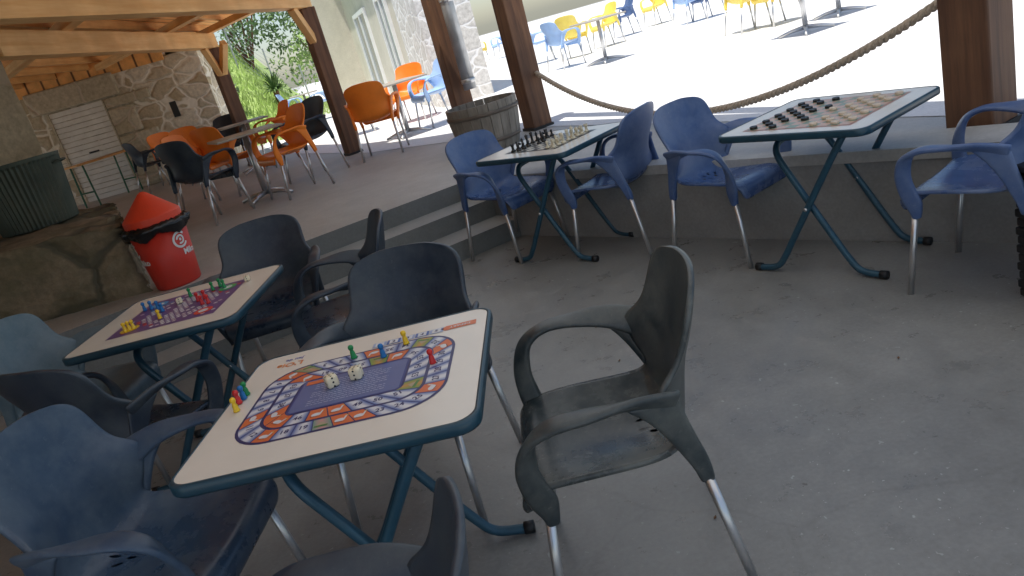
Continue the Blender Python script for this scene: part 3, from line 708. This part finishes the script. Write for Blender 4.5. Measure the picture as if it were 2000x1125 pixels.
pr.rect(cx0-.145,cx0-.06,cy0+.064,cy0+.086,ORG,Z0+.002)
for k in range(5):
    x=.02+k*.045; pr.rect(x,x+.043,.227,.260,BLU if k%2 else (.35,.42,.62),Z0+.0004)
    pr.rect(x+.008,x+.035,.230,.257,WHT,Z0+.0008); pr.text(str(k+1),x+.0215,.243,.022,0,NVY,Z0+.0013,.0005)
pts=[(.25,.230),(.345,.230),(.345,.263),(.25,.263),(.235,.247)]; pr.poly(pts,ORG,Z0+.0004); pr.text('DEPART',.295,.247,.018,math.pi,WHT,Z0+.001,.0003)
pr.text("L'Oie",-.255,.262,.04,math.pi,(.75,.25,.08),Z0,.001); pr.text('Jeu de',-.25,.297,.024,math.pi,(.1,.12,.4),Z0,.0006)
pr.done(T[0])
pr=Print(); pr.poly([(-.245,-.225),(.245,-.225),(.245,.225),(-.245,.225)],(.15,.08,.25),Z0)
for i in range(-8,9):
    for j in range(-8,9):
        x=i*.026+(j%2)*.013; y=j*.0235
        if abs(x)>.225 or abs(y)>.205: continue
        if (abs(i)+abs(j))%5==0 or abs(x*x+y*y-.022)<.006 or abs(i)<2:
            c=WHT if (i+j)%3 else (.6,.5,.55); 
            if i*j>20: c=(.65,.06,.04)
            if i*j<-20 and i<0: c=(.05,.25,.5)
            pr.disc(x,y,.0105,c,Z0+.0006,6)
for x,y,c in ((-.17,-.15,(.85,.6,.05)),(.17,-.15,(.75,.08,.05)),(-.17,.15,(.07,.35,.65)),(.17,.15,(.07,.45,.15))): pr.disc(x,y,.042,c,Z0+.0012,24); pr.disc(x,y,.022,WHT,Z0+.0018,24)
pr.done(T[1])
pr=Print(); S=.050; pr.rect(-4.4*S,4.4*S,-4.4*S,4.4*S,(.05,.045,.04),Z0)
for i in range(8):
    for j in range(8): pr.rect((i-4)*S,(i-3)*S,(j-4)*S,(j-3)*S,(.62,.60,.52) if (i+j)%2 else (.06,.06,.06),Z0+.0006)
pr.done(T[2])
pr=Print(); S2=.053; pr.rect(-5.25*S2,5.25*S2,-5.25*S2,5.25*S2,(.45,.22,.16),Z0)
for i in range(10):
    for j in range(10): pr.rect((i-5)*S2,(i-4)*S2,(j-5)*S2,(j-4)*S2,(.62,.42,.32) if (i+j)%2 else (.27,.34,.25),Z0+.0006)
pr.done(T[3])
# ------------------------------------------------------------------ pieces
def local(ti,x,y,z): 
    c,a=TB[ti]; return (c.x+x*math.cos(a)-y*math.sin(a),c.y+x*math.sin(a)+y*math.cos(a),z)
def single(name,bm,mat,label,cat,loc,rz=0,group=None,smooth=True):
    o=finish(name,bm,mat,None,smooth); o.location=loc; o.rotation_euler=(0,0,rz); return tag(o,label,cat,group)
def again(o,loc,rz=0,label=None):
    c=o.copy(); C.objects.link(c); c.location=loc; c.rotation_euler=(0,0,rz)
    if label: c['label']=label
    return c
M_cb=simple('chess_black',(.012,.012,.012),.3); M_cw=simple('chess_ivory',(.70,.64,.48),.35)
base=[(.017,0),(.0175,.005),(.014,.009),(.009,.014)]
PROF={'pawn':base+[(.006,.026),(.010,.030),(.009,.032),(.0095,.037),(.0075,.043),(.001,.046)],
'rook':base+[(.0085,.032),(.012,.036),(.0125,.048),(.009,.048),(.009,.044),(.001,.044)],
'bishop':base+[(.006,.034),(.011,.038),(.0075,.040),(.0095,.048),(.006,.057),(.002,.060),(.0028,.063),(.001,.065)],
'queen':base+[(.007,.044),(.012,.048),(.008,.050),(.013,.066),(.008,.068),(.004,.071),(.001,.073)],
'king':base+[(.007,.048),(.013,.052),(.008,.054),(.0125,.070),(.007,.073),(.002,.075),(.002,.084),(.001,.085)]}
def piece_bm(k):
    bm=bmesh.new()
    if k=='knight':
        lathe(bm,base+[(.008,.018)],14)
        box(bm,-.007,.007,-.009,.008,.016,.040,None,.003); box(bm,-.006,.006,-.004,.019,.034,.047,Matrix.Rotation(-.3,4,'X'),.003); box(bm,-.005,.005,-.008,-.002,.04,.054,None,.002)
    else:
        lathe(bm,PROF[k],14)
        if k=='king': box(bm,-.006,.006,-.0015,.0015,.078,.081)
        if k=='rook':
            for q_ in range(4): a=q_*1.57; box(bm,.0105*math.cos(a)-.003,.0105*math.cos(a)+.003,.0105*math.sin(a)-.003,.0105*math.sin(a)+.003,.047,.052)
    return bm
back=['rook','knight','bishop','queen','king','bishop','knight','rook']
first={}
for side,mat,colr in ((0,M_cb,'black'),(1,M_cw,'ivory')):
    for j in range(8):
        for k,row in ((back[j],0),('pawn',1)):
            i=row if side==0 else 7-row
            if k=='pawn' and j in (3,4): i+= (1 if side==0 else -1)
            loc=local(2,(i-3.5)*S,(j-3.5)*S,HT+.0016); rz=TB[2][1]+(-1.57 if side==0 else 1.57)
            key=(k,side)
            lab={'queen':'%s chess queen beside its king on the chess table','king':'%s chess king, tallest piece of its colour on the chess table'}.get(k,'%s chess '+k+' standing on the chess table')%colr
            if key in first: again(first[key],loc,rz)
            else: first[key]=single('chess_'+k,piece_bm(k),mat,lab,'chess piece',loc,rz,'%s chess pieces'%colr if k in('king','queen') else '%s chess %ss on the chess table'%(colr,k))
M_db=simple('draught_black',(.014,.013,.012),.35); M_dw=simple('draught_cream',(.72,.59,.45),.4)
def disc():
    bm=bmesh.new(); lathe(bm,[(.0175,0),(.0185,.002),(.0185,.011),(.017,.013),(.014,.0125),(.013,.0115),(.001,.0115)],20); return bm
fd={}
moves={0:{(3,1):(4,2),(3,7):(4,6)},1:{(6,4):(5,5)}}
for side,mat,cl in ((0,M_db,'black'),(1,M_dw,'cream')):
    for i in (range(4) if side==0 else range(6,10)):
        for j in range(10):
            if (i+j)%2: continue
            a,b=moves[side].get((i,j),(i,j)); loc=local(3,(a-4.5)*S2,(b-4.5)*S2,HT+.0016)
            if side in fd: again(fd[side],loc)
            else: fd[side]=single('draughts_piece',disc(),mat,'%s draughts disc lying on the draughts board'%cl,'draughts piece',loc,0,'%s draughts discs'%cl)
pc={'yellow':(.85,.55,.02),'red':(.6,.02,.02),'blue':(.01,.16,.45),'green':(.01,.25,.07)}
PM={k:simple('pawn_'+k,v,.3,0,.08) for k,v in pc.items()}
def pawn():
    bm=bmesh.new(); lathe(bm,[(.0095,0),(.010,.003),(.008,.007),(.0075,.018),(.0055,.024),(.005,.026),(.0075,.029),(.0085,.034),(.0075,.039),(.004,.042),(.0005,.043)],16); return bm
pawns=[(0,463,803,'yellow','yellow pawn waiting beside the oval board at its left end'),(0,468,788,'red','red pawn waiting beside the oval board at its left end'),(0,477,779,'blue','blue pawn waiting beside the oval board at its left end'),(0,483,771,'green','green pawn waiting beside the oval board at its left end'),
(0,692,699,'green','green pawn on the far side of the oval track'),(0,750,697,'blue','blue pawn on the far side of the oval track'),(0,794,671,'yellow','yellow pawn on the top row near the start banner'),(0,846,709,'red','red pawn at the right bend of the oval track'),
(1,246,648,'yellow','leftmost yellow pawn on the purple board table'),(1,254,645,'yellow','second yellow pawn from the left on the purple board table'),(1,262,642,'yellow','third yellow pawn from the left on the purple board table'),(1,313,622,'yellow','lone yellow pawn on the purple board'),
(1,284,607,'blue','leftmost blue pawn on the purple board'),(1,297,604,'blue','second blue pawn from the left on the purple board'),(1,310,604,'blue','third blue pawn from the left on the purple board'),(1,318,608,'blue','rightmost blue pawn on the purple board'),
(1,373,579,'green','lone green pawn beside the white die'),(1,388,588,'red','leftmost red pawn on the purple board'),(1,396,594,'red','second red pawn from the left on the purple board'),(1,401,583,'red','third red pawn from the left on the purple board'),(1,408,592,'red','rightmost red pawn on the purple board'),
(1,417,567,'green','left green pawn of the three at the far end of the purple board'),(1,431,560,'green','middle green pawn of the three at the far end of the purple board'),(1,439,562,'green','right green pawn of the three at the far end of the purple board')]
fp={}
for ti,px,py,cl,lb in pawns:
    p=G(px,py,HT+.0025)
    if cl in fp: again(fp[cl],p,0,lb)
    else: fp[cl]=single('game_pawn',pawn(),PM[cl],lb,'game pawn',p)
M_dice=simple('die_ivory',(.80,.72,.52),.3,0,.04)
def die(px,py,rz,lab,s=.017):
    p=G(px,py,HT+.0025); t=thing('die',lab,'die',p,rz)
    bm=bmesh.new(); box(bm,-s,s,-s,s,0,2*s,None,s*.36); finish('cube',bm,M_dice,t,True)
    bm=bmesh.new(); r=s*.17
    faces=[((0,0,1),[(0,0),(.5,.5),(-.5,-.5),(.5,-.5),(-.5,.5)]),((0,-1,0),[(.5,.5),(-.5,-.5),(0,0)]),((1,0,0),[(.5,.5),(-.5,-.5)]),((-1,0,0),[(.5,.5),(-.5,-.5),(.5,-.5),(-.5,.5),(0,0)]),((0,1,0),[(.5,.5),(-.5,-.5),(.5,-.5),(-.5,.5)])]
    for nrm,ps in faces:
        n_=Vector(nrm); u=n_.orthogonal().normalized(); w=n_.cross(u)
        for a,b in ps:
            c=Vector((0,0,s))+n_*(s+.0004)+u*a*s+w*b*s
            bm.faces.new([bm.verts.new(c+(u*math.cos(k*.6283)+w*math.sin(k*.6283))*r) for k in range(10)])
    finish('pips',bm,M_black,t)
die(651,754,.5,'left ivory die on the middle of the oval board'); die(699,738,-.2,'right ivory die on the middle of the oval board')
die(352,592,.3,'ivory die lying on the purple board',.013); die(484,548,.1,'ivory die at the far right corner of the purple board table',.013)
M_dry=simple('dry_leaf',(.17,.09,.045),.8,0,.3)
def leafbm():
    bm=bmesh.new(); pts=[]; q=.4
    for i in range(7):
        t=i/6; w=.011*math.sin(math.pi*min(1,t*1.05))**.8 if 0<t<.95 else 0; pts.append(((t*.045-.022)*q,w*q,(.002+.006*(t-.5)**2*4)*q))
    up=[bm.verts.new((x,w,z+.002)) for x,w,z in pts]; md=[bm.verts.new((x,0,z)) for x,w,z in pts]; dn=[bm.verts.new((x,-w,z+.002)) for x,w,z in pts]
    for i in range(6):
        bm.faces.new((up[i],up[i+1],md[i+1],md[i])); bm.faces.new((md[i],md[i+1],dn[i+1],dn[i]))
    return bm
lf=None
for px,py in ((1397,1012),(1165,640),(905,905),(1210,705),(1755,700),(1120,880),(1330,610),(760,520)):
    p=G(px,py,.001)
    if lf: again(lf,p,random.uniform(0,6))
    else: lf=single('dry_leaf',leafbm(),M_dry,'tiny dry brown leaf lying on the concrete floor','leaf',p,1,'dry leaves on the floor',True)
# ------------------------------------------------------------------ bin
bp=G(352,552,ZT); bpx=bp.x; bpy_=min(bp.y,5.6)
M_red=simple('red_plastic',(.66,.035,.018),.38,0,.08,5,0,(.5,.09,.07),.4); M_lid=simple('orange_red_plastic',(.80,.06,.02),.38,0,.08,5,0,(.6,.12,.07),.3)
bn=thing('litter_bin','red plastic litter bin with conical lid and black bag on the terrace','bin',(bpx,bpy_,ZT))
r0,r1,hb=.155,.195,.44
bm=bmesh.new(); lathe(bm,[(r0-.01,0),(r0,.012),(r1,hb),(r1-.012,hb),(r0,.03)],40); finish('body',bm,M_red,bn,True)
bm=bmesh.new(); N=72; rings=[]
for ri,(rr_,zz) in enumerate(((r1+.002,hb-.055),(r1+.024,hb-.042),(r1+.034,hb-.010),(r1+.036,hb+.012),(r1+.012,hb+.030),(r1-.03,hb+.028))):
    rings.append([bm.verts.new(((rr_+random.uniform(-.010,.010)+(.009*math.sin(k_*1.3+ri) if ri<4 else 0))*math.cos(2*math.pi*k_/N),(rr_+random.uniform(-.010,.010))*math.sin(2*math.pi*k_/N),zz+random.uniform(-.008,.008)+ (.020*math.sin(k_*.45) if ri<2 else 0))) for k_ in range(N)])
for a,b in zip(rings,rings[1:]):
    for k_ in range(N): bm.faces.new((a[k_],a[(k_+1)%N],b[(k_+1)%N],b[k_]))
finish('bin_bag',bm,simple('black_bag',(.012,.012,.014),.25),bn,True)
bm=bmesh.new(); lathe(bm,[(r1-.012,hb+.02),(r1,hb+.03),(r1,hb+.075),(r1-.008,hb+.085),(.03,hb+.235),(.012,hb+.245),(.002,hb+.247)],40); finish('lid',bm,M_lid,bn)
def wrap(pts,th0,zc,off=.003):
    out=[]
    for s,z in pts:
        zz=zc+z; r=r0+(r1-r0)*zz/hb+off; th=th0+s/r; out.append((r*math.cos(th),r*math.sin(th),zz))
    return out
for th0 in (R_(-30),R_(-150)):
    bm=bmesh.new()
    for R1,R2,A0,A1 in ((.060,.044,40,330),(.034,.020,-120,170),(.010,0,0,360)):
        n=28
        for k_ in range(n):
            a=R_(A0+(A1-A0)*k_/n); b=R_(A0+(A1-A0)*(k_+1)/n)
            ps=[(R1*math.cos(a),R1*math.sin(a)),(R1*math.cos(b),R1*math.sin(b)),(R2*math.cos(b),R2*math.sin(b)),(R2*math.cos(a),R2*math.sin(a))]
            if R2==0: ps=ps[:3]
            bm.faces.new([bm.verts.new(v) for v in wrap(ps,th0,.315)])
    me=text_mesh('Miko',.058,.002)
    for p_ in me.polygons:
        try: bm.faces.new([bm.verts.new(v) for v in wrap([(me.vertices[i].co.x+.055,me.vertices[i].co.y) for i in p_.vertices],th0,.222)])
        except Exception: pass
    finish('logo',bm,M_white,bn)
# ------------------------------------------------------------------ corrugated tub
tc_=G(82,440,.985)
tb=thing('corrugated_tub','dark green ribbed metal tub standing on the mossy stone block','tub',(tc_.x,tc_.y,.98))
M_tub=simple('tub_green',(.06,.08,.065),.5,.4,.3,4,0,(.17,.17,.13),.5)
bm=bmesh.new(); N=216; rings=[]
for r,z,amp in ((.28,0,.0),(.29,.01,.006),(.335,.50,.007),(.345,.52,0),(.35,.545,0),(.33,.545,0),(.325,.5,0),(.27,.05,0)):
    rings.append([bm.verts.new(((r+amp*math.cos(k_*math.pi/2))*math.cos(2*math.pi*k_/N),(r+amp*math.cos(k_*math.pi/2))*math.sin(2*math.pi*k_/N),z)) for k_ in range(N)])
for a,b in zip(rings,rings[1:]):
    for k_ in range(N): bm.faces.new((a[k_],a[(k_+1)%N],b[(k_+1)%N],b[k_]))
bm.faces.new(rings[-1]); finish('tub_body',bm,M_tub,tb)
for s in (-1,1):
    bm=bmesh.new(); tube(bm,cr([(s*.34,-.07,.46),(s*.385,-.05,.47),(s*.385,.05,.47),(s*.34,.07,.46)],4),.010,8); finish('handle',bm,M_tub,tb,True)
p=G(1996,612,0); t=thing('wicker_planter','black woven planter cut off by the right edge of the view','planter',(p.x+.245,p.y-.06,0),R_(2))
bm=bmesh.new(); 
for k_ in range(14): box(bm,-.17-.004*(k_%2),.17+.004*(k_%2),-.17-.004*(k_%2),.17+.004*(k_%2),.02+k_*.037,.02+(k_+1)*.037-.004,None,.006)
finish('woven_body',bm,M_black,t); bm=bmesh.new(); box(bm,-.185,.185,-.185,.185,.54,.565,None,.008); finish('rim',bm,M_black,t)
# ------------------------------------------------------------------ light
EL=76
w=D.worlds.new('World'); SC.world=w; w.use_nodes=True; nt=w.node_tree; bg=nt.nodes['Background']
sk=nt.nodes.new('ShaderNodeTexSky'); sk.sky_type='NISHITA'; sk.sun_disc=False; sk.sun_elevation=R_(EL); sk.sun_rotation=R_(215)
nt.links.new(sk.outputs[0],bg.inputs[0]); bg.inputs[1].default_value=.15
sl=D.lights.new('sun','SUN'); sl.energy=5; sl.angle=R_(.5); sl.color=(1,.96,.88); so=D.objects.new('sun',sl); C.objects.link(so)
az=R_(215); sd=Vector((math.sin(az)*math.cos(R_(EL)),math.cos(az)*math.cos(R_(EL)),math.sin(R_(EL))))
so.rotation_euler=(-sd).to_track_quat('-Z','Y').to_euler(); so.location=(0,0,10)
SC.view_settings.view_transform='Standard'; SC.view_settings.look='None'; SC.view_settings.exposure=0
